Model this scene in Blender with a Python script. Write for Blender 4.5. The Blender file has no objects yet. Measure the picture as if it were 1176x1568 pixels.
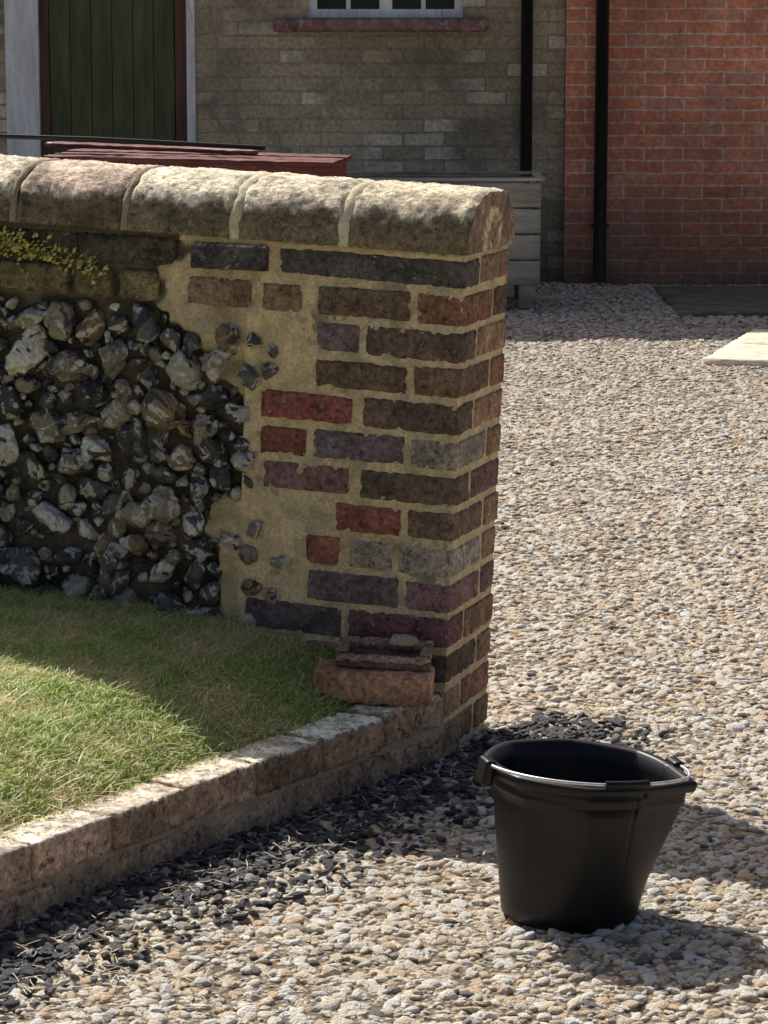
import bpy, bmesh, math, random
from mathutils import Vector, Matrix, noise
random.seed(7)
R = math.radians
scene = bpy.context.scene

# ------------------------------------------------------------------ helpers
def N3(x, y, z): return noise.noise(Vector((x, y, z)))
def link(o, parent=None):
    scene.collection.objects.link(o)
    if parent: o.parent = parent
    return o
def empty(name, mw=None):
    e = bpy.data.objects.new(name, None); scene.collection.objects.link(e)
    e.empty_display_size = .1
    if mw is not None: e.matrix_world = mw
    return e

class MB:
    def __init__(s): s.v=[]; s.f=[]; s.c=[]
    def add(s, vs, fs, cs):
        b=len(s.v); s.v+=vs; s.f+=[tuple(i+b for i in f) for f in fs]
        s.c += cs if isinstance(cs, list) else [cs]*len(vs)
    def obj(s, name, mat, parent=None, smooth=True, merge=0, mw=None):
        me=bpy.data.meshes.new(name); me.from_pydata([tuple(v) for v in s.v],[],s.f)
        a=me.color_attributes.new('Col','FLOAT_COLOR','POINT')
        buf=[]
        for c in s.c: buf += [c[0],c[1],c[2],1]
        a.data.foreach_set('color', buf)
        if merge:
            bm=bmesh.new(); bm.from_mesh(me); bmesh.ops.remove_doubles(bm,verts=bm.verts,dist=merge)
            bmesh.ops.recalc_face_normals(bm,faces=bm.faces); bm.to_mesh(me); bm.free()
        if smooth: me.polygons.foreach_set('use_smooth',[True]*len(me.polygons))
        me.materials.append(mat); me.update()
        o=bpy.data.objects.new(name,me); link(o,parent)
        if mw is not None: o.matrix_world=mw
        return o

def rough_box(mb, c, d, col, rot=0., res=.009, rnd=.004, amp=.0018, chip=.005, seed=0., tilt=0., top=None):
    hx,hy,hz=d[0]/2,d[1]/2,d[2]/2
    rnd=min(rnd,hx*.6,hy*.6,hz*.6)
    def cnt(l): return max(2,int(round(l/res)))
    ca,sa=math.cos(rot),math.sin(rot)
    def P(x,y,z):
        e=0
        m=max(rnd*1.6,res*.9)
        if abs(x)>hx-m: e+=1
        if abs(y)>hy-m: e+=1
        if abs(z)>hz-m: e+=1
        ix=max(-hx+rnd,min(hx-rnd,x)); iy=max(-hy+rnd,min(hy-rnd,y)); iz=max(-hz+rnd,min(hz-rnd,z))
        w=Vector((x-ix,y-iy,z-iz)); l=w.length
        n=w/l if l>1e-9 else Vector((0,0,0))
        q=Vector((c[0]+x,c[1]+y,c[2]+z))
        a=amp*(noise.noise(q*45+Vector((seed,0,0)))+.8*noise.noise(q*140))
        if e>=2: a-=chip*(max(0,noise.noise(q*75+Vector((0,seed,3)))-.05)*1.3+1.2*max(0,noise.noise(q*28+Vector((seed,5,3)))-.28))*(1.6 if e==3 else 1)
        p=Vector((ix,iy,iz))+n*(rnd+a)
        y2=p.y; z2=p.z+tilt*p.x
        return Vector((c[0]+p.x*ca-y2*sa, c[1]+p.x*sa+y2*ca, c[2]+z2))
    def face(ax,sg):
        L=[(hy,hz),(hx,hz),(hx,hy)][ax]; h=[hx,hy,hz][ax]
        na,nb=cnt(L[0]*2),cnt(L[1]*2); vs=[];fs=[]
        for j in range(nb+1):
            for i in range(na+1):
                a=-L[0]+2*L[0]*i/na; b=-L[1]+2*L[1]*j/nb
                t=[(sg*h,a,b),(a,sg*h,b),(a,b,sg*h)][ax]; vs.append(P(*t))
        for j in range(nb):
            for i in range(na):
                k=j*(na+1)+i; q=(k,k+1,k+na+2,k+na+1)
                flip=(sg<0) ^ (ax==1)
                fs.append(q[::-1] if flip else q)
        mb.add(vs,fs,top if (top and ax==2 and sg==1) else col)
    for ax in (2,1,0):
        for sg in (1,-1): face(ax,sg)

def box(mb,x0,x1,y0,y1,z0,z1,col=(1,1,1)):
    vs=[Vector(p) for p in ((x0,y0,z0),(x1,y0,z0),(x1,y1,z0),(x0,y1,z0),(x0,y0,z1),(x1,y0,z1),(x1,y1,z1),(x0,y1,z1))]
    mb.add(vs,[(0,3,2,1),(4,5,6,7),(0,1,5,4),(1,2,6,5),(2,3,7,6),(3,0,4,7)],col)

def stone(seed, sub=3, facets=8, dmin=.6, dmax=.92, amp=.06):
    rnd=random.Random(seed)
    bm=bmesh.new(); bmesh.ops.create_icosphere(bm,subdivisions=sub,radius=1)
    pl=[]
    for i in range(facets):
        n=Vector((rnd.gauss(0,1),rnd.gauss(0,1),rnd.gauss(0,1))).normalized(); pl.append((n,rnd.uniform(dmin,dmax)))
    o=Vector((rnd.random()*50,rnd.random()*50,0)); vs=[]
    for v in bm.verts:
        d=v.co.normalized(); r=1
        for n,k in pl:
            t=n.dot(d)
            if t>.05: r=min(r,k/t)
        r+=amp*noise.noise(d*1.7+o)+amp*.5*noise.noise(d*4.5+o)+amp*.25*noise.noise(d*10+o)
        vs.append(d*r)
    fs=[tuple(v.index for v in f.verts) for f in bm.faces]; bm.free()
    return vs,fs

# ------------------------------------------------------------------ material helpers
def newmat(name):
    m=bpy.data.materials.new(name); m.use_nodes=True; nt=m.node_tree
    b=nt.nodes['Principled BSDF']; return m,nt,b
class G:
    def __init__(s,nt): s.nt=nt
    def n(s,t,**k):
        x=s.nt.nodes.new(t)
        for a,b in k.items(): setattr(x,a,b)
        return x
    def l(s,a,b): s.nt.links.new(a,b)
    def coord(s,kind='Object',scale=None,loc=None):
        tc=s.n('ShaderNodeTexCoord'); o=tc.outputs[kind]
        if scale or loc:
            mp=s.n('ShaderNodeMapping'); s.l(o,mp.inputs[0])
            if scale: mp.inputs['Scale'].default_value=scale
            if loc: mp.inputs['Location'].default_value=loc
            o=mp.outputs[0]
        return o
    def noise(s,co,scale,detail=4,rough=.55,dist=0):
        x=s.n('ShaderNodeTexNoise'); x.inputs['Scale'].default_value=scale; x.inputs['Detail'].default_value=detail
        x.inputs['Roughness'].default_value=rough; x.inputs['Distortion'].default_value=dist
        if co: s.l(co,x.inputs['Vector'])
        return x.outputs['Fac']
    def ramp(s,f,pts,interp='LINEAR'):
        r=s.n('ShaderNodeValToRGB'); r.color_ramp.interpolation=interp; e=r.color_ramp.elements
        while len(e)<len(pts): e.new(.5)
        for i,(p,c) in enumerate(pts):
            e[i].position=p; e[i].color=(c,c,c,1) if isinstance(c,(int,float)) else (*c,1)
        s.l(f,r.inputs[0]); return r.outputs[0]
    def mix(s,f,a,b,mode='MIX'):
        m=s.n('ShaderNodeMix',data_type='RGBA',blend_type=mode)
        for sock,v in ((m.inputs[0],f),(m.inputs[6],a),(m.inputs[7],b)):
            if isinstance(v,bpy.types.NodeSocket): s.l(v,sock)
            elif isinstance(v,(int,float)): sock.default_value=v if sock==m.inputs[0] else (v,v,v,1)
            else: sock.default_value=(*v,1)
        return m.outputs[2]
    def bump(s,h,strength,dist,bsdf,prev=None):
        b=s.n('ShaderNodeBump'); b.inputs['Strength'].default_value=strength; b.inputs['Distance'].default_value=dist
        s.l(h,b.inputs['Height'])
        if prev: s.l(prev,b.inputs['Normal'])
        if bsdf: s.l(b.outputs[0],bsdf.inputs['Normal'])
        return b.outputs[0]

def mat_oldbrick(name, stain=.55, rough=.9, speck=.5, smear=.6):
    m,nt,b=newmat(name); g=G(nt)
    at=g.n('ShaderNodeAttribute',attribute_name='Col').outputs['Color']
    co=g.coord()
    n1=g.noise(co,14,5,.6); n2=g.noise(co,80,5,.7); n3=g.noise(co,300,3,.65)
    c=g.mix(1,at,g.ramp(n1,[(.3,.55),(.7,1.6)]),'MULTIPLY')
    c=g.mix(1,c,g.ramp(n2,[(.32,.45),(.68,1.6)]),'MULTIPLY')
    c=g.mix(g.ramp(g.noise(g.coord('Object',loc=(1,9,4)),28,5,.65),[(.52,0),(.66,.4)]),c,(.21,.145,.105))
    d=g.noise(co,38,7,.75,.3)
    c=g.mix(g.ramp(d,[(.55,0),(.61,stain)]),c,(.024,.02,.018))
    pit=g.noise(g.coord('Object',loc=(3,3,8)),150,3,.6)
    c=g.mix(g.ramp(pit,[(.6,0),(.68,.8)]),c,(.012,.011,.01))
    e=g.noise(g.coord('Object',loc=(5,3,1)),55,6,.72)
    c=g.mix(g.ramp(e,[(.61,0),(.67,speck)]),c,(.46,.42,.34))
    f=g.noise(g.coord('Object',loc=(8,1,2)),20,6,.7,.5)
    c=g.mix(g.ramp(f,[(.62,0),(.67,smear)]),c,(.50,.41,.27))
    g.l(c,b.inputs['Base Color']); b.inputs['Roughness'].default_value=rough
    b.inputs['Specular IOR Level'].default_value=.25
    p=g.bump(n2,.9,.006,None); p=g.bump(pit,.6,.003,None,p); g.bump(n3,.7,.0015,b,p)
    return m
def mat_mortar(name):
    m,nt,b=newmat(name); g=G(nt)
    at=g.n('ShaderNodeAttribute',attribute_name='Col').outputs['Color']; co=g.coord()
    n1=g.noise(co,18,5,.6); n2=g.noise(co,170,5,.75)
    c=g.mix(1,at,g.ramp(n1,[(.3,.72),(.7,1.2)]),'MULTIPLY')
    c=g.mix(1,c,g.ramp(n2,[(.3,.65),(.7,1.25)]),'MULTIPLY')
    c=g.mix(g.ramp(g.noise(co,60,6,.75),[(.6,0),(.7,.5)]),c,(.20,.155,.11))
    g.l(c,b.inputs['Base Color']); b.inputs['Roughness'].default_value=.95; b.inputs['Specular IOR Level'].default_value=.15
    p=g.bump(n1,.6,.010,None); g.bump(n2,.9,.004,b,p); return m
def mat_flint():
    m,nt,b=newmat('flint'); g=G(nt)
    ri=g.n('ShaderNodeNewGeometry').outputs['Random Per Island']
    co=g.coord()
    base=g.ramp(ri,[(0,(.055,.056,.06)),(.13,(.13,.125,.115)),(.28,(.23,.205,.165)),(.42,(.31,.27,.21)),(.54,(.24,.175,.11)),(.64,(.085,.087,.095)),(.73,(.42,.39,.33)),(.84,(.36,.23,.11)),(.88,(.74,.71,.64))],'CONSTANT')
    n=g.noise(co,19,5,.62,1.5); n2=g.noise(co,110,5,.7)
    c=g.mix(g.ramp(n,[(.54,0),(.56,.8)]),base,(.64,.61,.54))
    c=g.mix(g.ramp(g.noise(g.coord('Object',loc=(2,7,1)),17,5,.6,1.4),[(.56,0),(.575,.9)]),c,(.025,.026,.031))
    c=g.mix(1,c,g.ramp(n2,[(.3,.55),(.7,1.4)]),'MULTIPLY')
    g.l(c,b.inputs['Base Color']); g.l(g.ramp(n,[(.45,.40),(.6,.8)]),b.inputs['Roughness'])
    p=g.bump(g.noise(co,50,5,.65),.7,.010,None); g.bump(n2,.5,.003,b,p); return m
def mat_pebble(name,dark=False):
    m,nt,b=newmat(name); g=G(nt)
    rnd=g.n('ShaderNodeObjectInfo').outputs['Random']
    if dark: base=g.ramp(rnd,[(0,(.06,.06,.066)),(.3,(.10,.10,.105)),(.55,(.045,.045,.05)),(.8,(.15,.145,.14)),(.92,(.42,.37,.31))],'CONSTANT')  # dark set: shadow by the kerb put into the stone colour
    else: base=g.ramp(rnd,[(0,(.88,.79,.64)),(.14,(.82,.67,.48)),(.27,(.9,.85,.76)),(.44,(.70,.52,.34)),(.52,(.84,.76,.65)),(.62,(.80,.54,.32)),(.68,(.42,.36,.31)),(.73,(.88,.79,.62)),(.86,(.72,.59,.44)),(.94,(.18,.16,.15)),(.965,(.92,.9,.86))],'CONSTANT')
    co=g.coord(); n=g.noise(co,1.8,4,.6)
    c=g.mix(1,base,g.ramp(n,[(.3,.75),(.7,1.08)]),'MULTIPLY')
    if not dark:
        pos=g.n('ShaderNodeNewGeometry').outputs['Position']
        c=g.mix(g.ramp(g.noise(pos,1.7,4,.6),[(.54,0),(.75,.25)]),c,(.46,.35,.22))
    g.l(c,b.inputs['Base Color']); b.inputs['Roughness'].default_value=.55; b.inputs['Specular IOR Level'].default_value=.5
    g.bump(g.noise(co,4,4,.6),.5,.1,b)
    return m
def mat_gravelbase(name):
    m,nt,b=newmat(name); g=G(nt); co=g.coord()
    v=g.n('ShaderNodeTexVoronoi'); v.inputs['Scale'].default_value=75; g.l(co,v.inputs['Vector'])
    sep=g.n('ShaderNodeSeparateColor'); g.l(v.outputs['Color'],sep.inputs[0])
    c=g.ramp(sep.outputs[0],[(0,(.56,.47,.34)),(.25,(.42,.32,.2)),(.5,(.66,.58,.45)),(.7,(.34,.27,.19)),(.85,(.54,.42,.27))],'CONSTANT')
    c=g.mix(g.ramp(v.outputs['Distance'],[(.25,0),(.6,.8)]),c,(.10,.074,.048))
    big=g.noise(co,1.3,4,.6); c=g.mix(1,c,g.ramp(big,[(.3,.75),(.7,1.15)]),'MULTIPLY')
    g.l(c,b.inputs['Base Color']); b.inputs['Roughness'].default_value=.95
    inv=g.ramp(v.outputs['Distance'],[(0,1),(.7,0)]); g.bump(inv,.8,.008,b); return m
def mat_grass():
    m,nt,b=newmat('grass_blade'); g=G(nt)
    rnd=g.n('ShaderNodeObjectInfo').outputs['Random']
    at=g.n('ShaderNodeAttribute',attribute_name='Col').outputs['Color']
    big=g.noise(g.n('ShaderNodeNewGeometry').outputs['Position'],4.5,5,.65)
    green=g.ramp(rnd,[(0,(.36,.50,.11)),(.35,(.50,.63,.19)),(.7,(.62,.72,.28)),(1,(.76,.77,.42))])
    c=g.mix(g.ramp(big,[(.45,0),(.62,.8)]),green,(.86,.79,.48))
    c=g.mix(1,c,at,'MULTIPLY')
    g.l(c,b.inputs['Base Color']); b.inputs['Roughness'].default_value=.45
    tr=g.n('ShaderNodeBsdfTranslucent'); g.l(c,tr.inputs[0])
    mx=g.n('ShaderNodeMixShader'); mx.inputs[0].default_value=.45
    out=nt.nodes['Material Output']; g.l(b.outputs[0],mx.inputs[1]); g.l(tr.outputs[0],mx.inputs[2]); g.l(mx.outputs[0],out.inputs[0])
    return m
def mat_simple(name,col,rough=.6,nscale=20,var=.3,bump=.2,bd=.002,metal=0,spec=.5,scale=None,patch=None):
    m,nt,b=newmat(name); g=G(nt); co=g.coord('Object',scale)
    n=g.noise(co,nscale,5,.65); lo,hi=1-var,1+var
    c=g.mix(1,col,g.ramp(n,[(.3,lo),(.7,hi)]),'MULTIPLY')
    if patch:
        pc,th,st=patch
        c=g.mix(g.ramp(g.noise(g.coord('Object',scale,(4,2,6)),nscale*.8,7,.75),[(th,0),(th+.06,st)]),c,pc)
    g.l(c,b.inputs['Base Color']); b.inputs['Roughness'].default_value=rough; b.inputs['Metallic'].default_value=metal
    b.inputs['Specular IOR Level'].default_value=spec
    if bump: g.bump(n,bump,bd,b)
    return m
def mat_facade(name,c1,c2,mortar,patch,patchfac,dark,seed=0,courses=.075,ms=.006,pale=None,bw_=.225):
    m,nt,b=newmat(name); g=G(nt)
    tc=g.n('ShaderNodeTexCoord'); sp=g.n('ShaderNodeSeparateXYZ'); g.l(tc.outputs['Object'],sp.inputs[0])
    ad=g.n('ShaderNodeMath',operation='ADD'); g.l(sp.outputs[0],ad.inputs[0]); g.l(sp.outputs[1],ad.inputs[1])
    cb=g.n('ShaderNodeCombineXYZ'); g.l(ad.outputs[0],cb.inputs[0]); g.l(sp.outputs[2],cb.inputs[1])
    wn=g.n('ShaderNodeTexNoise'); wn.inputs['Scale'].default_value=9; g.l(tc.outputs['Object'],wn.inputs['Vector'])
    sc=g.n('ShaderNodeVectorMath',operation='SCALE'); g.l(wn.outputs['Color'],sc.inputs[0]); sc.inputs['Scale'].default_value=.014
    av=g.n('ShaderNodeVectorMath',operation='ADD'); g.l(cb.outputs[0],av.inputs[0]); g.l(sc.outputs[0],av.inputs[1])
    br=g.n('ShaderNodeTexBrick'); g.l(av.outputs[0],br.inputs['Vector'])
    br.inputs['Scale'].default_value=1; br.inputs['Brick Width'].default_value=bw_; br.inputs['Row Height'].default_value=courses
    br.inputs['Mortar Size'].default_value=ms; br.inputs['Mortar Smooth'].default_value=.3; br.inputs['Bias'].default_value=-.1
    br.inputs['Color1'].default_value=(*c1,1); br.inputs['Color2'].default_value=(*c2,1); br.inputs['Mortar'].default_value=(*mortar,1)
    co=tc.outputs['Object']
    big=g.noise(co,1.1,5,.6,.3); mid=g.noise(g.coord('Object',loc=(seed+1.3,0,.4)),1.9,4,.6); fine=g.noise(co,45,4,.7)
    b2=g.n('ShaderNodeTexBrick'); g.l(av.outputs[0],b2.inputs['Vector'])
    for k in ('Scale','Brick Width','Row Height','Mortar Size'): b2.inputs[k].default_value=br.inputs[k].default_value
    b2.inputs['Color1'].default_value=(0,0,0,1); b2.inputs['Color2'].default_value=(1,1,1,1); b2.inputs['Mortar'].default_value=(0.3,0.3,0.3,1); b2.inputs['Bias'].default_value=-.15
    bw=g.ramp(b2.outputs['Color'],[(.45,0),(.6,1)])
    mk=g.mix(1,bw,g.ramp(mid,[(.43,0),(.54,patchfac)]),'MULTIPLY')
    c=g.mix(mk,br.outputs['Color'],patch)
    c=g.mix(1,c,g.ramp(big,[(.3,.65),(.7,1.3)]),'MULTIPLY')
    c=g.mix(1,c,g.ramp(fine,[(.3,.6),(.7,1.35)]),'MULTIPLY')
    c=g.mix(g.ramp(g.noise(g.coord('Object',loc=(seed,2,5)),3.2,6,.75),[(.5,0),(.7,.7)]),c,dark)
    if pale: c=g.mix(g.ramp(g.noise(g.coord('Object',scale=(1,1,2.2),loc=(seed+3,2,1)),1.6,6,.7),[(.56,0),(.64,.55)]),c,pale)
    mr=g.n('ShaderNodeMapRange'); g.l(sp.outputs[2],mr.inputs[0]); mr.inputs[1].default_value=0; mr.inputs[2].default_value=.6; mr.inputs[3].default_value=.85; mr.inputs[4].default_value=0
    dm=g.mix(1,mr.outputs[0],g.ramp(g.noise(co,3,5,.7),[(.3,.5),(.6,1)]),'MULTIPLY')
    c=g.mix(dm,c,(.09,.08,.055))
    g.l(c,b.inputs['Base Color']); b.inputs['Roughness'].default_value=.92
    iv=g.n('ShaderNodeMath',operation='SUBTRACT'); iv.inputs[0].default_value=1; g.l(br.outputs['Fac'],iv.inputs[1])
    p=g.bump(iv.outputs[0],.7,.008,None); g.bump(fine,.5,.005,b,p); return m

M_brick=mat_oldbrick('weathered_brick',.62,.88,.65,.7); M_edge=mat_oldbrick('edging_brick_mat',.7,.9,.6,.7)
M_mort=mat_mortar('lime_mortar'); M_flint=mat_flint(); M_peb=mat_pebble('gravel_stone'); M_pebd=mat_pebble('shadow_stone',True); M_gb=mat_gravelbase('gravel_bed'); M_grass=mat_grass()
M_cope=mat_oldbrick('coping_brick',.38,.9,.6,.3)

# ------------------------------------------------------------------ wall
A=Vector((.12,5.81,0)); TH=R(19)
MW=Matrix.Translation(A)@Matrix.Rotation(-TH,4,'Z')@Matrix.Rotation(R(2.5),4,'Y')
wall=empty('flint_and_brick_wall',MW)
W=.305; CH=1.02/14; JT=.013; LEN=3.2
e2=Vector((.3256,.9455,0))
def wobj(mb,name,mat,**k):
    o=mb.obj(name,mat,None,**k); o.parent=wall; return o
dk=[(.16,.11,.075),(.19,.13,.085),(.14,.10,.075),(.21,.15,.095)]
br=[(.28,.175,.11),(.32,.20,.125),(.25,.16,.105),(.35,.22,.14)]
rd=[(.30,.10,.07),(.34,.13,.09),(.25,.085,.07)]
mv=[(.30,.18,.17),(.25,.145,.145)]
gy=[(.33,.28,.22),(.29,.25,.20)]
bl=[(.12,.10,.115),(.15,.115,.125)]
rc=random.Random(3)
def pick(l): 
    c=rc.choice(l); k=rc.uniform(.8,1.35); return tuple(x*k for x in c)
rows={
0:[(0,.40,[(.095,.085,.078)])],
1:[(0,.105,[(.26,.13,.08)]),(.105,.315,dk),(.335,.435,br),(.445,.60,dk)],
2:[(0,.21,dk),(.21,.315,bl)],
3:[(0,.105,br),(.105,.315,dk)],
4:[(0,.21,dk),(.22,.43,rd[2:])],
5:[(0,.105,gy),(.105,.315,bl),(.315,.43,rd)],
6:[(0,.21,dk),(.22,.42,mv)],
7:[(0,.105,dk),(.105,.26,rd)],
8:[(0,.12,gy),(.12,.225,gy),(.235,.32,rd)],
9:[(0,.105,mv),(.105,.315,bl)],
10:[(0,.225,[(.17,.08,.085)]),(.225,.45,bl)],
11:[(0,.105,dk),(.105,.315,br)],
12:[(0,.21,br),(.21,.42,dk)],
13:[(0,.105,br),(.105,.315,br)]}
mb=MB()
def zr(r): return 1.02-CH*(r+1)+JT/2, 1.02-CH*r-JT/2
for r,lst in rows.items():
    z0,z1=zr(r)
    if r==0: z0+=.004
    first=True
    corner_stretch=(lst[0][1]-lst[0][0])>.15
    for s0,s1,pal in lst:
        a,b=s0+(0 if first else JT/2),s1-JT/2
        dep=.1 if (corner_stretch or not first) else .2
        j=rc.uniform(-.002,.0015); dz=rc.uniform(-.0015,.0015)
        rough_box(mb,(-(a+b)/2,dep/2+j,(z0+z1)/2+dz),(b-a,dep,z1-z0+rc.uniform(-.003,.003)),pick(pal),rot=rc.uniform(-.006,.006),seed=r*3+s0*20,res=.006,tilt=rc.uniform(-.012,.012),rnd=.005)
        first=False
    d0=.1 if corner_stretch else .2
    pal=br if r%3 else [(.34,.165,.115)]
    if r in(0,1,2): pal=dk+br
    if r in(6,9): pal=mv
    cc=pick(pal); ww=.2 if corner_stretch else .1
    rough_box(mb,(-ww/2+rc.uniform(-.001,.002),(d0+JT+W)/2,(z0+z1)/2),(ww,W-d0-JT,z1-z0),cc,seed=50+r,res=.007)
    if r>0:
        rough_box(mb,(-.33,W-.05,(z0+z1)/2),(.2,.1,z1-z0),pick(br),res=.02,seed=90+r)
for r in (14,15):
    z0,z1=zr(r); rough_box(mb,(-.1,.1,(z0+z1)/2),(.2,.2,z1-z0),pick(br),res=.02); rough_box(mb,(-.1,.26,(z0+z1)/2),(.2,.09,z1-z0),pick(br),res=.02)
z0,z1=zr(1); s=.655
while s<LEN-.2:
    L=rc.choice([.2,.2,.1,.17]); rough_box(mb,(-(s+L/2),.05+rc.uniform(-.004,.004),(z0+z1)/2),(L-.014,.1,z1-z0),pick([(.15,.125,.068),(.17,.145,.075),(.19,.155,.085)]),res=.008,amp=.003,chip=.008,seed=s*9); s+=L
z0,z1=zr(0); s=.62
while s<LEN-.2:
    L=rc.choice([.22,.2,.15]); rough_box(mb,(-(s+L/2),.058+rc.uniform(-.004,.004),(z0+z1)/2),(L-.01,.1,z1-z0),pick([(.07,.064,.05),(.085,.075,.052),(.10,.08,.06)]),res=.008,amp=.004,chip=.01,seed=s*9); s+=L
rough_box(mb,(-.50,.034,1.02-CH*.5+.002),(.165,.1,CH-.02),(.09,.082,.09),res=.007,tilt=.03,top=(.5,.45,.38))
wobj(mb,'brickwork',M_brick,merge=1e-6)

mb=MB(); YL=(.80,.64,.385); DKM=(.15,.125,.092)
box(mb,-.46,-.0035,.0035,W-.0045,-.2,1.022,YL)
box(mb,-LEN,-.45,.045,W-.02,-.3,1.02,DKM)
box(mb,-LEN,-.3,.15,W-.004,.0,1.016,(.25,.21,.15))
wobj(mb,'mortar_core',M_mort,smooth=False)
bz=[(-.2,.40),(.05,.43),(.2,.47),(.30,.50),(.36,.50),(.43,.53),(.47,.52),(.51,.46),(.62,.45),(.70,.455),(.76,.52),(.82,.60),(.87,.655),(.95,.64),(.99,.58),(1.03,.62)]
def bound(z):
    for (a,u),(b,v) in zip(bz,bz[1:]):
        if a<=z<=b: return u+(v-u)*(z-a)/(b-a)
    return .6
mb=MB(); dx=.006; nx=int((LEN-.006)/dx); nz=int(1.22/dx); vs=[];fs=[];cs=[]
for j in range(nz+1):
    z=-.2+1.22*j/nz; bd=bound(z)
    for i in range(nx+1):
        s=.006+i*dx
        nn=N3(s*14,z*14,1)*.045+N3(s*45,z*45,4)*.018
        k=(s-(bd+nn))/.02; k=max(0,min(1,k))
        pier=max(0,min(1,(s-.30)/.03)) if z<.87 else max(0,min(1,(s-.6)/.03))
        t=.0034+N3(s*25,z*25,9)*.0022+N3(s*90,z*90,9)*.0015
        t+=pier*(.002+.008*N3(s*20,z*20,2)+.005*N3(s*60,z*60,2))
        t+=k*(.026+.010*N3(s*16,z*16,7)+.006*N3(s*50,z*50,7))
        if z>.87: t=min(t,.02)
        vs.append(Vector((-s,t,z)))
        w=.85+.4*N3(s*9,z*9,3)+.25*N3(s*30,z*30,3)
        c0=(YL[0]*w,YL[1]*w,YL[2]*w)
        g_=max(0,min(1,.5+2.2*N3(s*4,z*4,77)-.2)); gr=(.56*w,.50*w,.39*w)
        c0=tuple(a*(1-.5*g_)+b*.5*g_ for a,b in zip(c0,gr))
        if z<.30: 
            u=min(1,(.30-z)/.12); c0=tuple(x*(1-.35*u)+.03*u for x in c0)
        w=1+.8*N3(s*11,z*11,30); c1=tuple(max(.03,x*w) for x in DKM)
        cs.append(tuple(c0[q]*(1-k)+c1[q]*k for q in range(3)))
for j in range(nz):
    for i in range(nx):
        q=j*(nx+1)+i; fs.append((q,q+nx+1,q+nx+2,q+1)[::-1])
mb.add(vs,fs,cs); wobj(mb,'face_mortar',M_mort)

# flints
mb=MB(); rs=random.Random(11); placed=[]
def fits(s,z,r,k=.86):
    for (a,b,c) in placed:
        if (a-s)**2+(b-z)**2<((c+r)*k)**2: return False
    return True
for (rad,tries) in ((.045,300),(.036,1000),(.027,3000),(.020,6000),(.014,8000),(.009,5000)):
    for _ in range(tries):
        s=rs.uniform(.4,LEN-.15); z=rs.uniform(-.05,.872-rad*.9); r=rad*rs.uniform(.85,1.15)
        if s-r*.8<bound(z)+N3(s*14,z*14,1)*.035-.005: continue
        if fits(s,z,r): placed.append((s,z,r))
old=len(placed)
extra=[(.585,.80,.022),(.50,.815,.028),(.445,.815,.019),(.53,.765,.030),(.455,.745,.028),(.425,.43,.020),(.44,.375,.016),(.37,.365,.019),(.43,.31,.017),(.385,.29,.015),(.43,.235,.014),(.485,.40,.022),(.46,.66,.02),(.465,.60,.014),(.60,.74,.022),(.40,.80,.014),(.41,.76,.017)]
for e in extra: placed.append(e)
for n,(s,z,r) in enumerate(placed):
    vv,ff=stone(n*7+1, 4 if (r>.025 and s<1.5) else 3, rs.randint(6,12), .45,.87,.18)
    ax=rs.uniform(1.0,1.45); az=rs.uniform(.8,1.15); ay=rs.uniform(.85,1.15)
    rot=Matrix.Rotation(rs.uniform(-1.5,1.5),3,'Y')@Matrix.Rotation(rs.uniform(-.6,.6),3,'X')@Matrix.Rotation(rs.uniform(-.6,.6),3,'Z')
    dep=.015 if n<old else .003
    if n>=old: r*=1.15
    cen=Vector((-s,dep+rs.uniform(-.010,.008)*(1 if n<old else .3),z))
    mb.add([cen+rot@Vector((v.x*r*ax,v.y*r*ay,v.z*r*az)) for v in vv],ff,(1,1,1))
wobj(mb,'flints',M_flint)

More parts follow.
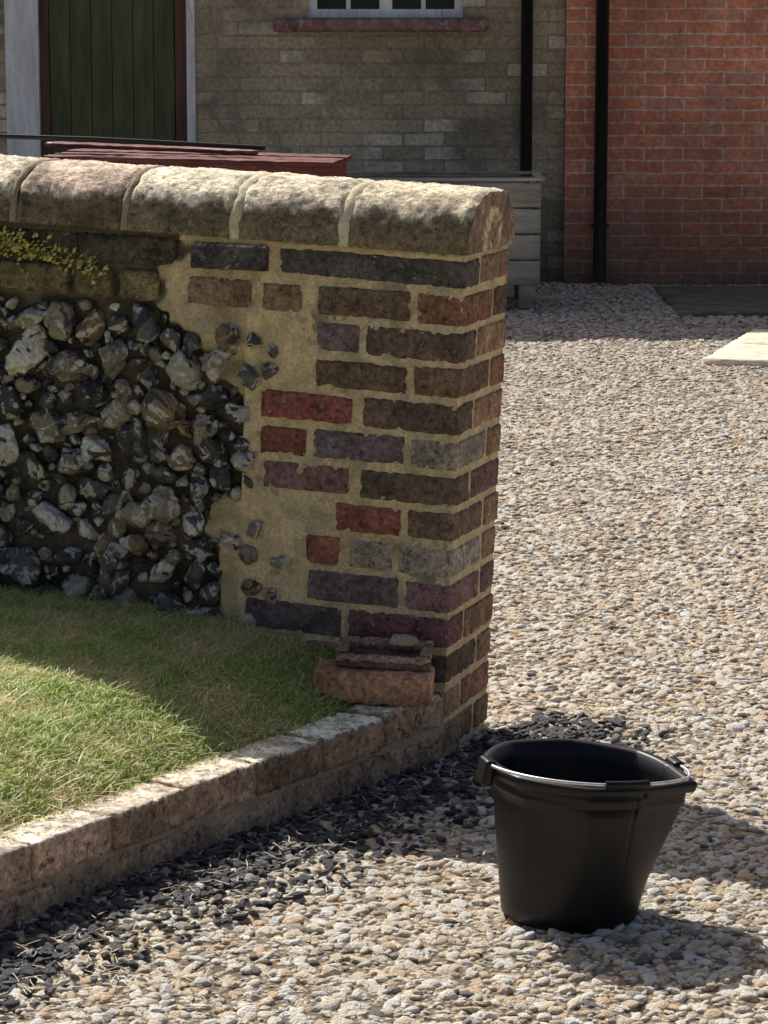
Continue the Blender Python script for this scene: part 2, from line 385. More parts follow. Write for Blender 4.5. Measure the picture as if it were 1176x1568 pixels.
# coping
mb=MB(); mm=MB()
CB=1.024; CHh=.122; HW=W/2+.014
def prof(phi,grow=0):
    cx,sx=math.cos(phi),math.sin(phi)
    u=math.copysign(abs(cx)**.75,cx); w=abs(sx)**.85
    return W/2+u*(HW+grow), w*(CHh+grow)
def coping(s0,s1,tone,seed,res=.006):
    if s0>1.5: res=.02
    n=max(3,int((s1-s0)/res)); m=56; vs=[];cs=[];fs=[]
    for i in range(n+1):
        s=s0+(s1-s0)*i/n; ed=min(i,n-i); shr=-.005 if ed==0 else (-.0012 if ed==1 else 0)
        for j in range(m+1):
            phi=math.pi-math.pi*j/m
            t,z=prof(phi,shr)
            q=Vector((s*16,t*16,z*16+seed))
            nn=noise.noise(q)*.0035+noise.noise(q*3.2)*.0025+noise.noise(q*8)*.002-.007*max(0,noise.noise(q*2.6+Vector((9,0,0)))-.25)
            edge=-.007*max(0,noise.noise(q*2.1)+.1) if ed<2 else 0
            nx_,nz_=math.cos(phi),math.sin(phi)
            vs.append(Vector((-s,t+nx_*(nn+edge),CB+z+nz_*(nn+edge))))
            moss=.92*max(0,min(1,(.075-z)/.015+noise.noise(q*1.3)*1.5+noise.noise(q*4)*1.0)) if nx_<.3 else 0
            k=.95+.35*noise.noise(q*.7)
            cs.append(tuple(a*k*(1-moss)+b*moss for a,b in zip(tone,(.16,.125,.07))))
    for i in range(n):
        for j in range(m):
            q=i*(m+1)+j; fs.append((q,q+1,q+m+2,q+m+1))
    for i,flip in ((0,False),(n,True)):
        base=len(vs); rim=[vs[i*(m+1)+j] for j in range(m+1)]
        cen=Vector((rim[0].x,W/2,CB))
        K=9
        for k in range(K+1):
            f=1-k/K
            for j in range(m+1):
                p=cen+(rim[j]-cen)*f; p=p.copy()
                a=(p.y-W/2)/.06; b=(p.z-CB-.03)/.05
                rr=a*a+b*b+.5*N3(p.y*60,p.z*60,1)
                buff=1 if (.45<rr<1.1) else 0
                p.x+=(.003 if buff else .0)*(1 if i==0 else -1)+.003*N3(p.y*40,p.z*40,5)
                vs.append(p); c=(.34,.24,.16)
                cs.append((.72,.58,.36) if buff else tuple(x*(1+.6*N3(p.y*30,p.z*30,2)) for x in c))
        for k in range(K):
            for j in range(m):
                q=base+k*(m+1)+j; f4=(q,q+m+1,q+m+2,q+1); fs.append(f4 if not flip else f4[::-1])
    mb.add(vs,fs,cs)
js=[-.006,.255,.49,.735,.985,1.23,1.47,1.72,1.96,2.2,2.45,2.7,2.95,3.2]
tones=[(.84,.71,.50),(.86,.74,.54),(.88,.77,.57),(.80,.61,.46),(.86,.73,.54)]
for i,(a,b) in enumerate(zip(js,js[1:])):
    coping(a+(.007 if i else 0),b-.007,tones[i%5],i*3.3)
for i,s in enumerate(js[1:-1]):
    n=4;m=34;vs=[];fs=[];cs=[];wd=.012 if i<2 else .008
    for a in range(n+1):
        ss=s-wd+2*wd*a/n
        for j in range(m+1):
            phi=math.pi-math.pi*j/m; t,z=prof(phi,-.0005+.003*N3(ss*60,j*.5,s)-(.004 if a in(0,n) else 0)); vs.append(Vector((-(ss+.006*N3(j*.35,s*9,0)),t,CB+z)))
            cs.append((.90,.79,.53) if i<2 else (.46,.38,.26))
    for a in range(n):
        for j in range(m):
            q=a*(m+1)+j; fs.append((q,q+1,q+m+2,q+m+1))
    mm.add(vs,fs,cs)
rough_box(mm,(-.31,W/2,1.018),(.61,W+.008,.016),(.80,.64,.38),res=.008,amp=.003,chip=.006)
rough_box(mm,(-(.62+LEN)/2,W/2,1.016),(LEN-.62,W-.02,.016),(.16,.14,.09),res=.02,amp=.003)
wobj(mb,'coping_bricks',M_cope,merge=1e-6); wobj(mm,'coping_mortar',M_mort)

M_leaf=mat_simple('stonecrop_leaf',(.58,.54,.13),.5,30,.3,0)
mb=MB(); rp=random.Random(5)
for i in range(460):
    cx=rp.choice([.93,.97,1.01,.86,1.06,.80]); s=rp.gauss(cx,.022); z=rp.gauss(.985-.2*(1.0-cx if cx<1 else 0),.013)
    p=Vector((-s,-.010-abs(rp.gauss(0,.014)),z)); l=rp.uniform(.003,.008)
    a=Vector((rp.gauss(0,1),rp.gauss(0,1)-.4,rp.gauss(0,1))).normalized(); b=a.orthogonal().normalized(); c=a.cross(b)
    mb.add([p-b*l,p+c*l*.55,p+b*l,p-c*l*.55],[(0,1,2,3)],(1,1,1))
o=mb.obj('stonecrop_plant',M_leaf,smooth=False); o.matrix_world=MW

# ------------------------------------------------------------------ lawn + edging
E0=Vector((.105,5.765)); D=Vector((-.554,-.833)).normalized(); Nn=Vector((-.833,.554)).normalized()
def q_r(x,y):
    q=(x-E0.x)*Nn.x+(y-E0.y)*Nn.y; r=-((x-A.x)*e2.x+(y-A.y)*e2.y); return q,r
def sm(a): a=max(0,min(1,a)); return a*a*(3-2*a)
def lawn_z(x,y):
    q,r=q_r(x,y)
    a=max(0,q-.09)
    return .118+.165*(1-math.exp(-a/.26))+.006*N3(x*5,y*5,0)
M_soil=mat_simple('lawn_soil',(.30,.29,.12),.95,60,.5,.6,.006)
mb=MB(); g=.025; xs=[-3.4+g*i for i in range(int(3.6/g))]; ys=[2.6+g*i for i in range(int(4.6/g))]; idx={}
def vid(i,j):
    if (i,j) not in idx: idx[(i,j)]=len(mb.v); x,y=xs[i],ys[j]; mb.v.append(Vector((x,y,lawn_z(x,y)))); mb.c.append((1,1,1))
    return idx[(i,j)]
for i in range(len(xs)-1):
    for j in range(len(ys)-1):
        q,r=q_r(xs[i]+g/2,ys[j]+g/2)
        if q>.085 and r>-.05 and (q<2.6): mb.f.append((vid(i,j),vid(i+1,j),vid(i+1,j+1),vid(i,j+1)))
lawn=mb.obj('lawn',M_soil)

edg=empty('brick_edging')
mb=MB(); mo=MB(); re_=random.Random(9)
ang=math.atan2(D.y,D.x)
def epos(u,q): return E0.x+D.x*u+Nn.x*q, E0.y+D.y*u+Nn.y*q
for row,(z0,z1) in enumerate(((-.006,.057),(.068,.134),(-.07,-.012))):
    u=-.02 if row==1 else -.12+.02
    while u<3.7:
        L=.212; x,y=epos(u+L/2-.005,.05+re_.uniform(-.004,.004)+(.005 if row==0 else 0))
        if row==2 and u>1.0: break
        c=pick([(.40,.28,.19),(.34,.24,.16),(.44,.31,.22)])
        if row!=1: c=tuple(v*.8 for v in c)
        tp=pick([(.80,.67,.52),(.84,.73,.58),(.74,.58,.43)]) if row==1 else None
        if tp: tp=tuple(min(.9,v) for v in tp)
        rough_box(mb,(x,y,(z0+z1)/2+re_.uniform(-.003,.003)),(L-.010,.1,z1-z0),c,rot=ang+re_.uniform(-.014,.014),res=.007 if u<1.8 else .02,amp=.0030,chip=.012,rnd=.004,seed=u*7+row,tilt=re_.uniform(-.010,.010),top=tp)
        u+=L
x,y=epos(1.83,.052)
rough_box(mo,(x,y,.0615),(3.75,.089,.135),(.46,.38,.27),rot=ang,res=.02,amp=.003)
o=mb.obj('edging_bricks',M_edge,edg,merge=1e-6); mo.obj('edging_mortar',M_mort,edg)

# loose bricks
M_lb=mat_oldbrick('loose_brick_mat',.35,.9,.3,.3)
mb=MB(); rough_box(mb,(0,0,0),(.235,.105,.066),(.50,.28,.16),res=.006,amp=.0025,chip=.012)
o=mb.obj('loose_brick',M_lb,merge=1e-6); o.location=(-.02,5.735,.172); o.rotation_euler=(R(2),R(2),R(-7))
sl=empty('frogged_brick'); sl.location=(.0,5.76,.207); sl.rotation_euler=(R(6),R(3),R(-3))
mb=MB(); cbr=(.15,.10,.08)
rough_box(mb,(0,0,.010),(.19,.098,.018),cbr,res=.007,chip=.006,amp=.002)
rough_box(mb,(0,-.041,.022),(.19,.018,.014),(.42,.28,.20),res=.006,chip=.008,amp=.003,seed=3)
rough_box(mb,(0,.041,.028),(.19,.018,.022),(.42,.28,.20),res=.006,chip=.008,amp=.003,seed=5)
rough_box(mb,(-.083,0,.025),(.024,.066,.018),(.36,.25,.18),res=.006,chip=.008,amp=.003,seed=7)
rough_box(mb,(.083,0,.025),(.024,.066,.018),(.36,.25,.18),res=.006,chip=.008,amp=.003,seed=9)
mb.obj('brick_body',M_lb,sl,merge=1e-6)
mb=MB(); vv,ff=stone(77,3,6,.7,.95,.08); mb.add([Vector((.035+v.x*.032,v.y*.020+.02,.044+v.z*.012)) for v in vv],ff,(.52,.44,.33)); mb.obj('flint_chip',M_mort,sl)

# ------------------------------------------------------------------ scatter sources
def src_collection(name,objs):
    c=bpy.data.collections.new(name)
    for o in objs: c.objects.link(o)
    return c
def mkobj(name,vs,fs,cs,mat,smooth=True):
    me=bpy.data.meshes.new(name); me.from_pydata([tuple(v) for v in vs],[],fs)
    a=me.color_attributes.new('Col','FLOAT_COLOR','POINT')
    for i,c in enumerate(cs): a.data[i].color=(*c,1)
    me.polygons.foreach_set('use_smooth',[smooth]*len(me.polygons)); me.materials.append(mat)
    return bpy.data.objects.new(name,me)
pebs=[];pebd=[]
for i in range(14):
    rp=random.Random(i+40); vv,ff=stone(i+300,2,rp.randint(6,12),.5,.9,.12)
    a,b,c=rp.uniform(1,1.45),rp.uniform(.75,1.05),rp.uniform(.38,.60)
    vs=[Vector((v.x*a,v.y*b,v.z*c)) for v in vv]; pebs.append(mkobj('pebble_%d'%i,vs,ff,[(1,1,1)]*len(vs),M_peb,i%3>0))
    if i<6: pebd.append(mkobj('shadow_stone_%d'%i,vs,ff,[(1,1,1)]*len(vs),M_pebd,i%2>0))
C_peb=src_collection('pebble_variants',pebs); C_pebd=src_collection('shadow_stone_variants',pebd)
clumps=[]
for i in range(8):
    rp=random.Random(i+90); vs=[];fs=[];cs=[]
    for bl_ in range(13):
        px,py=rp.gauss(0,.010),rp.gauss(0,.010); az=rp.uniform(0,6.28); h=rp.uniform(.008,.022); bend=rp.uniform(.5,2.0)*h; w=rp.uniform(.0010,.0019)
        dx_,dy_=math.cos(az),math.sin(az); dry=rp.random()<.22; b0=len(vs)
        if dry: h*=.8; bend*=1.8
        for k in range(4):
            f=k/3; ww=w*(1-f*.85); x=px+dx_*bend*f*f; y=py+dy_*bend*f*f; z=h*f*(1-.25*f)-.001
            vs+= [Vector((x-dy_*ww,y+dx_*ww,z)),Vector((x+dy_*ww,y-dx_*ww,z))]
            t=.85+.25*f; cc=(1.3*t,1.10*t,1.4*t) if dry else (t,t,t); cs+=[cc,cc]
        for k in range(3): q=b0+2*k; fs.append((q,q+1,q+3,q+2))
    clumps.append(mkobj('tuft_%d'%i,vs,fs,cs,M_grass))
C_gr=src_collection('grass_tufts',clumps)

def scatter(obj,coll,dens,smin,smax,tilt,seed=0,dens_fn=None,pwr=1.8):
    ng=bpy.data.node_groups.new(obj.name+'_scatter','GeometryNodeTree')
    ng.interface.new_socket('Geometry',in_out='INPUT',socket_type='NodeSocketGeometry')
    ng.interface.new_socket('Geometry',in_out='OUTPUT',socket_type='NodeSocketGeometry')
    n=ng.nodes; L=ng.links.new
    gi=n.new('NodeGroupInput'); go=n.new('NodeGroupOutput')
    dp=n.new('GeometryNodeDistributePointsOnFaces'); dp.inputs['Density'].default_value=dens; dp.inputs['Seed'].default_value=seed
    L(gi.outputs[0],dp.inputs['Mesh'])
    if dens_fn: L(dens_fn(n,L),dp.inputs['Density'])
    ci=n.new('GeometryNodeCollectionInfo'); ci.inputs['Collection'].default_value=coll; ci.inputs['Separate Children'].default_value=True; ci.inputs['Reset Children'].default_value=True
    ip=n.new('GeometryNodeInstanceOnPoints'); ip.inputs['Pick Instance'].default_value=True
    L(dp.outputs['Points'],ip.inputs['Points']); L(ci.outputs[0],ip.inputs['Instance'])
    rv=n.new('FunctionNodeRandomValue'); rv.data_type='FLOAT_VECTOR'
    rv.inputs[0].default_value=(-tilt,-tilt,0); rv.inputs[1].default_value=(tilt,tilt,6.283)
    L(rv.outputs[0],ip.inputs['Rotation'])
    r2=n.new('FunctionNodeRandomValue'); r2.data_type='FLOAT'; r2.inputs[2].default_value=0; r2.inputs[3].default_value=1; r2.inputs['Seed'].default_value=5
    pw=n.new('ShaderNodeMath'); pw.operation='POWER'; pw.inputs[1].default_value=pwr; L(r2.outputs[1],pw.inputs[0])
    mr=n.new('ShaderNodeMapRange'); mr.inputs[3].default_value=smin; mr.inputs[4].default_value=smax; L(pw.outputs[0],mr.inputs[0])
    L(mr.outputs[0],ip.inputs['Scale'])
    jn=n.new('GeometryNodeJoinGeometry'); L(gi.outputs[0],jn.inputs[0]); L(ip.outputs[0],jn.inputs[0]); L(jn.outputs[0],go.inputs[0])
    md=obj.modifiers.new('scatter','NODES'); md.node_group=ng
def yfn(y0,y1,d0,d1,half=1.2,out=.25):
    def f(n,L):
        p=n.new('GeometryNodeInputPosition'); s=n.new('ShaderNodeSeparateXYZ'); L(p.outputs[0],s.inputs[0])
        m=n.new('ShaderNodeMapRange'); L(s.outputs[1],m.inputs[0]); m.inputs[1].default_value=y0; m.inputs[2].default_value=y1; m.inputs[3].default_value=d0; m.inputs[4].default_value=d1
        ab=n.new('ShaderNodeMath'); ab.operation='ABSOLUTE'; L(s.outputs[0],ab.inputs[0])
        yy=n.new('ShaderNodeMath'); yy.operation='MULTIPLY'; yy.inputs[1].default_value=.17; L(s.outputs[1],yy.inputs[0])
        sb=n.new('ShaderNodeMath'); sb.operation='SUBTRACT'; L(ab.outputs[0],sb.inputs[0]); L(yy.outputs[0],sb.inputs[1])
        m2=n.new('ShaderNodeMapRange'); L(sb.outputs[0],m2.inputs[0]); m2.inputs[1].default_value=half; m2.inputs[2].default_value=half+.8; m2.inputs[3].default_value=1; m2.inputs[4].default_value=out
        mu=n.new('ShaderNodeMath'); mu.operation='MULTIPLY'; L(m.outputs[0],mu.inputs[0]); L(m2.outputs[0],mu.inputs[1])
        return mu.outputs[0]
    return f
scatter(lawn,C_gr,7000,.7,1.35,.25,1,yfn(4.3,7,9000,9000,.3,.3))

mb=MB()
mb.add([Vector(p) for p in ((-120,-120,-.03),(120,-120,-.03),(120,120,-.03),(-120,120,-.03))],[(0,1,2,3)],(1,1,1))
mb.obj('ground',M_gb,smooth=False)
def gz(x,y): return -.006+.012*N3(x*1.6,y*1.6,0)+.008*N3(x*4.5,y*4.5,2)+.004*N3(x*11,y*11,6)
mb=MB(); gx=.06; X0,X1,Y0,Y1=-4.5,6.5,1.5,17; nx=int((X1-X0)/gx); ny=int((Y1-Y0)/gx); vs=[];fs=[]
for j in range(ny+1):
    for i in range(nx+1):
        x=X0+gx*i; y=Y0+gx*j; vs.append(Vector((x,y,gz(x,y))))
for j in range(ny):
    for i in range(nx):
        x=X0+gx*(i+.5); y=Y0+gx*(j+.5); q,r=q_r(x,y)
        if q>.2 and r>.0 and q<2.4: continue
        k=j*(nx+1)+i; fs.append((k,k+1,k+nx+2,k+nx+1))
mb.add(vs,fs,(1,1,1)); grav=mb.obj('gravel',M_gb)
scatter(grav,C_peb,3000,.004,.018,.4,3,yfn(4.5,15,5000,2300,.6,.12),pwr=1.9)

# dark stones added to stand in for shadow along the foot of the kerb and pier: dense band, thinning outwards
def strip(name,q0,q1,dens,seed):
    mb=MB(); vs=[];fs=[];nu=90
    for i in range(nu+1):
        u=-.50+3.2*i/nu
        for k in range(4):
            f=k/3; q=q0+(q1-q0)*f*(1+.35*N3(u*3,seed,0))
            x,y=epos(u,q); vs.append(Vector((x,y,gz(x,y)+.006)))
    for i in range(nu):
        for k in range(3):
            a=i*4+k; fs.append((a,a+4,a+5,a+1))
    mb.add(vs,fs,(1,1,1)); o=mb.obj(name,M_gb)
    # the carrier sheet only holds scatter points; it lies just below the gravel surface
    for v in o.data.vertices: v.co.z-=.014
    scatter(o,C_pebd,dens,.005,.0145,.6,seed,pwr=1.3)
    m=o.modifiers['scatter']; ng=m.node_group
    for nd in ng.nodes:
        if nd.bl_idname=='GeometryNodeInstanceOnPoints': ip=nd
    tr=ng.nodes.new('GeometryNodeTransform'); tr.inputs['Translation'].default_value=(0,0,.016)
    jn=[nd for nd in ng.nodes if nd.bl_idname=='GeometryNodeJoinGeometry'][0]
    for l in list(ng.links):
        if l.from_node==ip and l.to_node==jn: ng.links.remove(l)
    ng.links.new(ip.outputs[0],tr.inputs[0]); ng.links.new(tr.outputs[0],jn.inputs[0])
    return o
strip('shadow_stones',.03,-.17,4200,8)
strip('shadow_stones',-.12,-.30,1300,9)

M_straw=mat_simple('dry_straw',(.70,.58,.38),.8,30,.4,0)
mb=MB(); rp=random.Random(21)
for i in range(900):
    u=rp.uniform(0,2.2); q=-abs(rp.gauss(0,.25))-.01
    if rp.random()<.4: q=rp.uniform(.09,.2)
    x,y=epos(u,q); z=.014 if q<0 else lawn_z(x,y)+.016
    a=rp.uniform(0,6.28); l=rp.uniform(.006,.020); w=.0007; k=rp.uniform(-.008,.008)
    dx_,dy_=math.cos(a),math.sin(a); z+=rp.uniform(0,.005); P0=Vector((x,y,z)); T=Vector((dx_,dy_,rp.uniform(-.15,.15))); S=Vector((-dy_,dx_,0))
    mb.add([P0-T*l-S*w,P0-T*l+S*w,P0+S*(w+k*.3),P0-S*(w-k*.3),P0+T*l+S*(w+k),P0+T*l-S*(w-k)],[(0,1,2,3),(3,2,4,5)],(1,1,1))
mb.obj('dry_grass_clippings',M_straw,smooth=False)

# ------------------------------------------------------------------ bucket
M_bk=mat_simple('black_plastic',(.006,.006,.0065),.42,10,.4,.12,.002,0,.32,patch=((.028,.026,.024),.64,.3))
M_wire=mat_simple('galvanised_wire',(.65,.65,.65),.4,40,.2,.1,.001,.6)
bk=empty('black_bucket'); 
RT,RB,BH=.154,.113,.264; PS=R(-20)
def brad(phi,f,off=0):
    r=RB+(RT-RB)*f
    d=(phi-PS+math.pi)%(2*math.pi)-math.pi
    sec=math.pi/4; a8=((phi-PS+sec/2)%sec)-sec/2
    r*=1-(.45*sm((f-.2)/.8))*(1-math.cos(sec/2)/math.cos(a8))*1.0 if abs(d)>.6 else 1
    lim=.62; k=sm((f-.12)/.88)
    if abs(d)<lim:
        rc_=RT*1.20
        x0,y0=rc_,0; x1,y1=RT*math.cos(lim)*.985,RT*math.sin(lim)*.985
        a=abs(d)
        den=math.cos(a)*(y1-y0)-math.sin(a)*(x1-x0); rr=(x0*(y1-y0)-y0*(x1-x0))/den
        r+=max(-.004,(rr-RT))*k
    return r+off
pf=[(0.0,-.10),(0.0,-.006),(0.015,0)]
pf+= [(f,0) for f in [.1,.2,.3,.4,.5,.6,.7,.78,.84]]
pf+= [(.845,.002),(.86,.003),(.875,.001),(.925,.001),(.93,.010),(.94,.014),(.985,.015),(1.0,.012),(1.004,.003),(.995,-.004),(.9,-.005),(.6,-.005),(.3,-.005),(.04,-.005),(.035,-.02),(.035,-.1)]
mb=MB(); m=240; vs=[];fs=[]
for (f,off) in pf:
    for j in range(m):
        phi=2*math.pi*j/m+PS; r=max(.008,brad(phi,f,off)); vs.append(Vector((r*math.cos(phi),r*math.sin(phi),f*BH)))
for i in range(len(pf)-1):
    for j in range(m): a=i*m+j; b=i*m+(j+1)%m; fs.append((a,b,b+m,a+m))
fs.append(tuple(range(m))[::-1]); fs.append(tuple((len(pf)-1)*m+j for j in range(m)))
mb.add(vs,fs,(1,1,1)); o=mb.obj('body',M_bk,bk)
LP=R(196)
for k,ph in enumerate((LP,LP+math.pi)):
    mb=MB(); rough_box(mb,(0,0,0),(.020,.045,.044),(1,1,1),res=.006,rnd=.005,amp=0,chip=0)
    o=mb.obj('lug_%d'%k,M_bk,bk,merge=1e-6); rr=(RT+.014); o.location=(rr*math.cos(ph),rr*math.sin(ph),BH-.014); o.rotation_euler=(0,R(-8),ph)
def tube(name,pts,rad,mat,parent):
    cu=bpy.data.curves.new(name,'CURVE'); cu.dimensions='3D'; sp=cu.splines.new('POLY'); sp.points.add(len(pts)-1)
    for i,p in enumerate(pts): sp.points[i].co=(*p,1)
    cu.bevel_depth=rad; cu.bevel_resolution=4; cu.use_fill_caps=True; cu.materials.append(mat)
    o=bpy.data.objects.new(name,cu); link(o,parent); return o
pts=[]
for i in range(49):
    t=i/48; ph=LP+math.pi*t; r=.167+.004*math.sin(math.pi*t)+.014*max(0,1-abs(t-.80)/.2); z=BH+.000+.010*math.sin(math.pi*t)
    pts.append(Vector((r*math.cos(ph),r*math.sin(ph),z)))
tube('handle_wire',pts,.0028,M_wire,bk)
tube('handle_grip',pts[22:30],.007,M_bk,bk)
bk.location=(.310,4.765,-.002); bk.rotation_euler=(R(0),R(4.5),0)

# ------------------------------------------------------------------ background buildings
M_pale=mat_facade('pale_brick',(.54,.455,.30),(.36,.30,.21),(.42,.36,.27),(.82,.73,.55),.9,(.14,.115,.08),0)
M_red=mat_facade('red_brick',(.80,.30,.17),(.62,.20,.12),(.80,.60,.47),(.70,.40,.26),.5,(.38,.17,.11),4,courses=.068,ms=.006,pale=(.60,.44,.34),bw_=.215)
M_roof=mat_simple('roof_tiles',(.2,.09,.06),.9,8,.4,.4,.01)
M_white=mat_simple('peeling_white_paint',(.82,.84,.86),.6,25,.25,.3,.003,scale=(1,1,.15),patch=((.34,.31,.27),.60,.8))
M_glass=mat_simple('window_glass',(.03,.035,.04),.08,3,.3,.05,.002)
M_door=mat_simple('weathered_green_paint',(.095,.105,.045),.7,16,.5,.4,.004,scale=(1,1,.12),patch=((.19,.12,.06),.58,.6))
M_doorr=mat_simple('old_red_brown_paint',(.13,.06,.04),.7,20,.4,.3,.004,scale=(1,1,.2))
M_sill=mat_simple('sill_paint',(.26,.14,.13),.7,22,.5,.4,.004,patch=((.5,.43,.38),.55,.7))
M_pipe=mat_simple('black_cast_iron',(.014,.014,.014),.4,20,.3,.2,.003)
def wall_with_holes(name,x0,x1,y0,y1,z1,holes,mat,parent):
    mb=MB(); xsn=sorted({x0,x1,*[h[0] for h in holes],*[h[1] for h in holes]}); zsn=sorted({-.1,z1,*[h[2] for h in holes],*[h[3] for h in holes]})
    def solid(a,b,c,d):
        mx,mz=(a+b)/2,(c+d)/2
        return not any(h[0]<mx<h[1] and h[2]<mz<h[3] for h in holes)
    for a,b in zip(xsn,xsn[1:]):
        st=None
        for c,d in list(zip(zsn,zsn[1:])):
            if solid(a,b,c,d): 
                if st is None: st=c
                en=d
            else:
                if st is not None: box(mb,a,b,y0,y1,st,en); st=None
        if st is not None: box(mb,a,b,y0,y1,st,en)
    return mb.obj(name,mat,parent,smooth=False)
FY=16.2
WX0,WX1=-.41,.43
cot=empty('pale_brick_cottage')
wall_with_holes('front_wall',-7,.985,FY,FY+.3,3.25,[(-2.06,-1.03,-.02,2.05),(WX0,WX1,1.44,2.5),(-5.2,-4.0,1.44,2.5)],M_pale,cot)
mb=MB(); box(mb,-7,-6.7,FY+.3,21.5,-.1,3.25); box(mb,-6.7,.985,21.2,21.5,-.1,3.25); mb.obj('back_walls',M_pale,cot,smooth=False)
def roof(name,x0,x1,y0,y1,z,h,parent):
    mb=MB(); ym=(y0+y1)/2
    mb.add([Vector(p) for p in ((x0,y0,z),(x1,y0,z),(x1,ym,z+h),(x0,ym,z+h),(x0,y1,z),(x1,y1,z),(x0,y0,z-.08),(x1,y0,z-.08))],[(0,1,2,3),(3,2,5,4),(0,3,4),(1,5,2),(6,7,1,0),(6,0,4),(7,5,1),(6,4,5,7)],(1,1,1))
    mb.obj(name,M_roof,parent,smooth=False)
roof('roof',-7.1,.98,FY-.12,21.6,3.33,2.2,cot)
mb=MB(); box(mb,-2.06,-1.88,FY-.03,FY+.12,0,2.05); mb.obj('door_post_wide',M_white,cot,smooth=False)
mb=MB(); box(mb,-1.075,-1.03,FY-.02,FY+.12,0,2.05); box(mb,-1.878,-1.077,FY-.02,FY+.12,1.98,2.05); mb.obj('door_jamb',M_white,cot,smooth=False)
mb=MB(); box(mb,-1.878,-1.83,FY+.03,FY+.12,0,1.978); box(mb,-1.14,-1.078,FY+.03,FY+.12,0,1.978); mb.obj('door_frame',M_doorr,cot,smooth=False)
mb=MB(); xx=-1.827
while xx<-1.20:
    box(mb,xx,xx+.110,FY+.05+random.uniform(0,.006),FY+.09,0.01,1.975); xx+=.114
mb.obj('door_planks',M_door,cot,smooth=False)
mb=MB(); box(mb,-1.88,-1.07,FY+.122,FY+.2,0,2.0,(1,1,1)); mb.obj('door_backing',M_doorr,cot,smooth=False)
for k,(wx0,wx1) in enumerate(((WX0,WX1),(-5.2,-4.0))):
    mb=MB(); f=.045; z0=1.44; z1=2.5; ym=FY+.05
    box(mb,wx0,wx0+f,ym,ym+.08,z0,z1); box(mb,wx1-f,wx1,ym,ym+.08,z0,z1); box(mb,wx0+f,wx1-f,ym,ym+.08,z0,z0+f); box(mb,wx0+f,wx1-f,ym,ym+.08,z1-f,z1)
    mid=(wx0+wx1)/2; box(mb,mid-.035,mid+.035,ym+.002,ym+.078,z0+f,z1-f)
    for sx in (wx0+f,mid+.035):
        w2=(wx1-wx0)/2-f-.035; box(mb,sx+w2/2-.012,sx+w2/2+.012,ym+.02,ym+.06,z0+f,z1-f)
        for zz in (z0+.36,z0+.68): box(mb,sx,sx+w2,ym+.022,ym+.058,zz,zz+.024)
    mb.obj('window_frame_%d'%k,M_white,cot,smooth=False)
    mb=MB(); box(mb,wx0+.01,wx1-.01,ym+.035,ym+.045,z0+.01,z1-.01); mb.obj('window_glass_%d'%k,M_glass,cot,smooth=False)
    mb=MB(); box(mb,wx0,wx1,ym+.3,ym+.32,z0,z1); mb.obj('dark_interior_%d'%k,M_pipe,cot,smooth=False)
    mb=MB(); rough_box(mb,(mid-.03,FY-.02,z0-.04),(wx1-wx0+.32,.14,.07),(1,1,1),res=.02,rnd=.006,amp=.005,chip=.015); mb.obj('window_sill_%d'%k,M_sill,cot,merge=1e-6)
redb=empty('red_brick_house')
mb=MB(); box(mb,.987,8,FY-.1,FY+.2,-.1,3.6); box(mb,.987,1.2,FY+.2,21.5,-.1,3.6); box(mb,7.8,8,FY+.2,21.5,-.1,3.6); mb.obj('walls',M_red,redb,smooth=False)
roof('roof',.985,8.1,FY-.22,21.6,3.64,2.3,redb)
def pipe(name,x,y,z0,z1,r=.033):
    e=empty(name); mb=MB(); m=16
    def ring(z,rr): return [Vector((x+rr*math.cos(2*math.pi*i/m),y+rr*math.sin(2*math.pi*i/m),z)) for i in range(m)]
    pf=[(z0,r),(z1,r)]
    for zc in (z0+1.75,): pf=sorted(pf+[(zc-.04,r),(zc-.039,r*1.25),(zc+.039,r*1.25),(zc+.04,r)])
    vs=[];fs=[]
    for z,rr in pf: vs+=ring(z,rr)
    for i in range(len(pf)-1):
        for j in range(m): a=i*m+j;b=i*m+(j+1)%m; fs.append((a,b,b+m,a+m))
    mb.add(vs,fs,(1,1,1)); mb.obj('pipe',M_pipe,e)
    mb=MB()
    for zc in (z0+.3,z0+1.75): box(mb,x-.05,x+.05,y+r*.3,y+.06,zc-.012,zc+.012)
    mb.obj('brackets',M_pipe,e,smooth=False); return e
pipe('drainpipe',.775,FY-.07,.05,3.2); pipe('drainpipe',1.175,FY-.18,.02,3.55,.036)

M_wood=mat_simple('weathered_timber',(.44,.41,.34),.85,14,.4,.5,.005,scale=(.15,1,1),patch=((.17,.15,.12),.56,.6))
pl=empty('wooden_planter')
mb=MB(); px0,px1,py0,py1=-.25,.785,14.75,15.35
for k in range(4):
    z0=.12+k*.13
    rough_box(mb,((px0+px1)/2,py0,z0+.061),(px1-px0,.03,.122),(1,1,1),res=.03,rnd=.004,amp=.003,chip=.004,seed=k)
    rough_box(mb,((px0+px1)/2,py1,z0+.061),(px1-px0,.03,.122),(1,1,1),res=.05,rnd=.005,amp=.003,seed=k)
    for x in (px0+.018,px1-.018): rough_box(mb,(x,(py0+py1)/2,z0+.061),(.03,py1-py0-.034,.122),(1,1,1),res=.05,rnd=.005,amp=.003,seed=k)
for x in (px0+.07,px1-.07):
    for y in (py0+.05,py1-.05): box(mb,x-.035,x+.035,y-.03,y+.03,0,.62)
rough_box(mb,((px0+px1)/2,py0-.0,.648),(px1-px0+.03,.05,.018),(1,1,1),res=.03,rnd=.004,amp=.002)
rough_box(mb,((px0+px1)/2,py1,.648),(px1-px0+.03,.05,.018),(1,1,1),res=.05,rnd=.004,amp=.002)
for x in (px0,px1): rough_box(mb,(x,(py0+py1)/2,.648),(.045,py1-py0-.055,.018),(1,1,1),res=.05,rnd=.004,amp=.002)
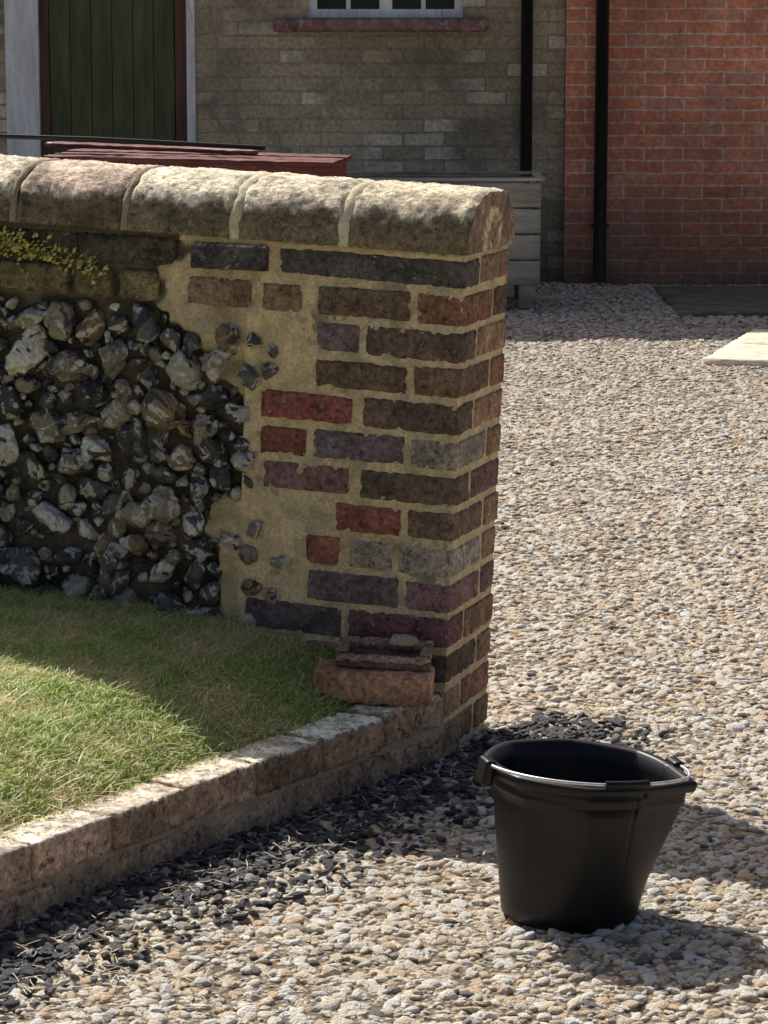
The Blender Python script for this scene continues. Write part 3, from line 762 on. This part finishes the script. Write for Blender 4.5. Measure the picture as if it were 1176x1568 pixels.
mb.obj('planter_boards',M_wood,pl,merge=1e-6)
mb=MB(); box(mb,px0+.035,px1-.035,py0+.017,py1-.017,.14,.58); mb.obj('planter_soil',M_soil,pl,smooth=False)

M_redw=mat_simple('dark_red_painted_wood',(.15,.03,.025),.5,18,.4,.4,.003,scale=(.15,1,1),patch=((.60,.46,.42),.57,.8))
tb=empty('red_wooden_table'); tb.location=(-.78,12.6,0); tb.rotation_euler=(0,R(1.0),R(-6))
mb=MB()
for k in range(5): rough_box(mb,(random.uniform(-.015,.015),-.3+k*.137,.868+random.uniform(-.002,.004)),(1.22,.12,.022),(1,1,1),res=.04,rnd=.004,amp=.003,chip=.006,seed=k)
box(mb,-.58,.58,-.325,-.300,.79,.855); box(mb,-.58,.58,.225,.255,.79,.855); box(mb,-.58,-.55,-.298,.223,.79,.855); box(mb,.55,.58,-.298,.223,.79,.855)
for x in (-.53,.53):
    for y in (-.26,.2): box(mb,x-.03,x+.03,y-.03,y+.03,0,.788)
box(mb,-.5,.5,-.04,-.01,.25,.31)
mb.obj('table_frame',M_redw,tb,merge=1e-6,smooth=False)
bd=MB(); rough_box(bd,(0,0,0),(.9,.09,.018),(1,1,1),res=.03,rnd=.003,amp=.002,chip=.005); o=bd.obj('loose_timber_board',M_redw,merge=1e-6); o.location=(-.98,12.5,.912); o.rotation_euler=(R(3),R(2.2),R(-3))
e=empty('iron_rod'); tube('rod',[Vector((-2.4,12.2,1.0)),Vector((-1.2,12.37,.955)),Vector((-.5,12.45,.915))],.010,M_pipe,e)

M_pave=mat_simple('paving_slab_stone',(.80,.70,.54),.9,12,.25,.5,.004,patch=((.5,.42,.31),.58,.5))
M_moss=mat_simple('mossy_paving',(.19,.17,.13),.95,9,.5,.5,.006,patch=((.12,.12,.07),.5,.6))
pv=empty('stone_paving'); pv.location=(1.34,12.42,0); pv.rotation_euler=(0,0,R(-17))
for i in range(5):
    for j in range(2):
        mb=MB(); rough_box(mb,(.315+.606*i,.30+j*.606,.008),(.6,.6,.04),(1,1,1),res=.04,rnd=.005,amp=.004,chip=.01,seed=i+j); mb.obj('slab_%d_%d'%(i,j),M_pave,pv,merge=1e-6)
mp=empty('mossy_path')
for i in range(5):
    mb=MB(); rough_box(mb,(1.85+.8*i,15.15,-.004),(.79,1.4,.036),(1,1,1),res=.05,rnd=.006,amp=.005,chip=.012,seed=i); mb.obj('flag_%d'%i,M_moss,mp,merge=1e-6)

# ------------------------------------------------------------------ light
EL=R(47); mx,my=.50,-.866
Ldir=Vector((mx*math.cos(EL),my*math.cos(EL),-math.sin(EL)))
sd=bpy.data.lights.new('sun','SUN'); sd.energy=5.0; sd.angle=R(.5); sd.color=(1,.965,.90)
so=bpy.data.objects.new('sun',sd); link(so); so.rotation_euler=Ldir.to_track_quat('-Z','Y').to_euler(); so.location=(0,0,20)
w=bpy.data.worlds.new('World'); scene.world=w; w.use_nodes=True; nt=w.node_tree; bg=nt.nodes['Background']
sky=nt.nodes.new('ShaderNodeTexSky'); sky.sky_type='NISHITA'; sky.sun_disc=False; sky.sun_elevation=EL; sky.sun_rotation=math.atan2(-mx,-my)
sky.dust_density=4; sky.air_density=.8; sky.ozone_density=.6
nt.links.new(sky.outputs[0],bg.inputs[0]); bg.inputs[1].default_value=.085

cam=bpy.data.cameras.new('camera'); cam.lens=103.3; cam.sensor_width=36; cam.clip_end=500; cam.clip_start=.05
co=bpy.data.objects.new('camera',cam); link(co); co.location=(0,0,1.51); co.rotation_euler=(R(90-9.8),0,0); scene.camera=co
scene.view_settings.view_transform='Standard'; scene.view_settings.look='None'; scene.view_settings.exposure=0
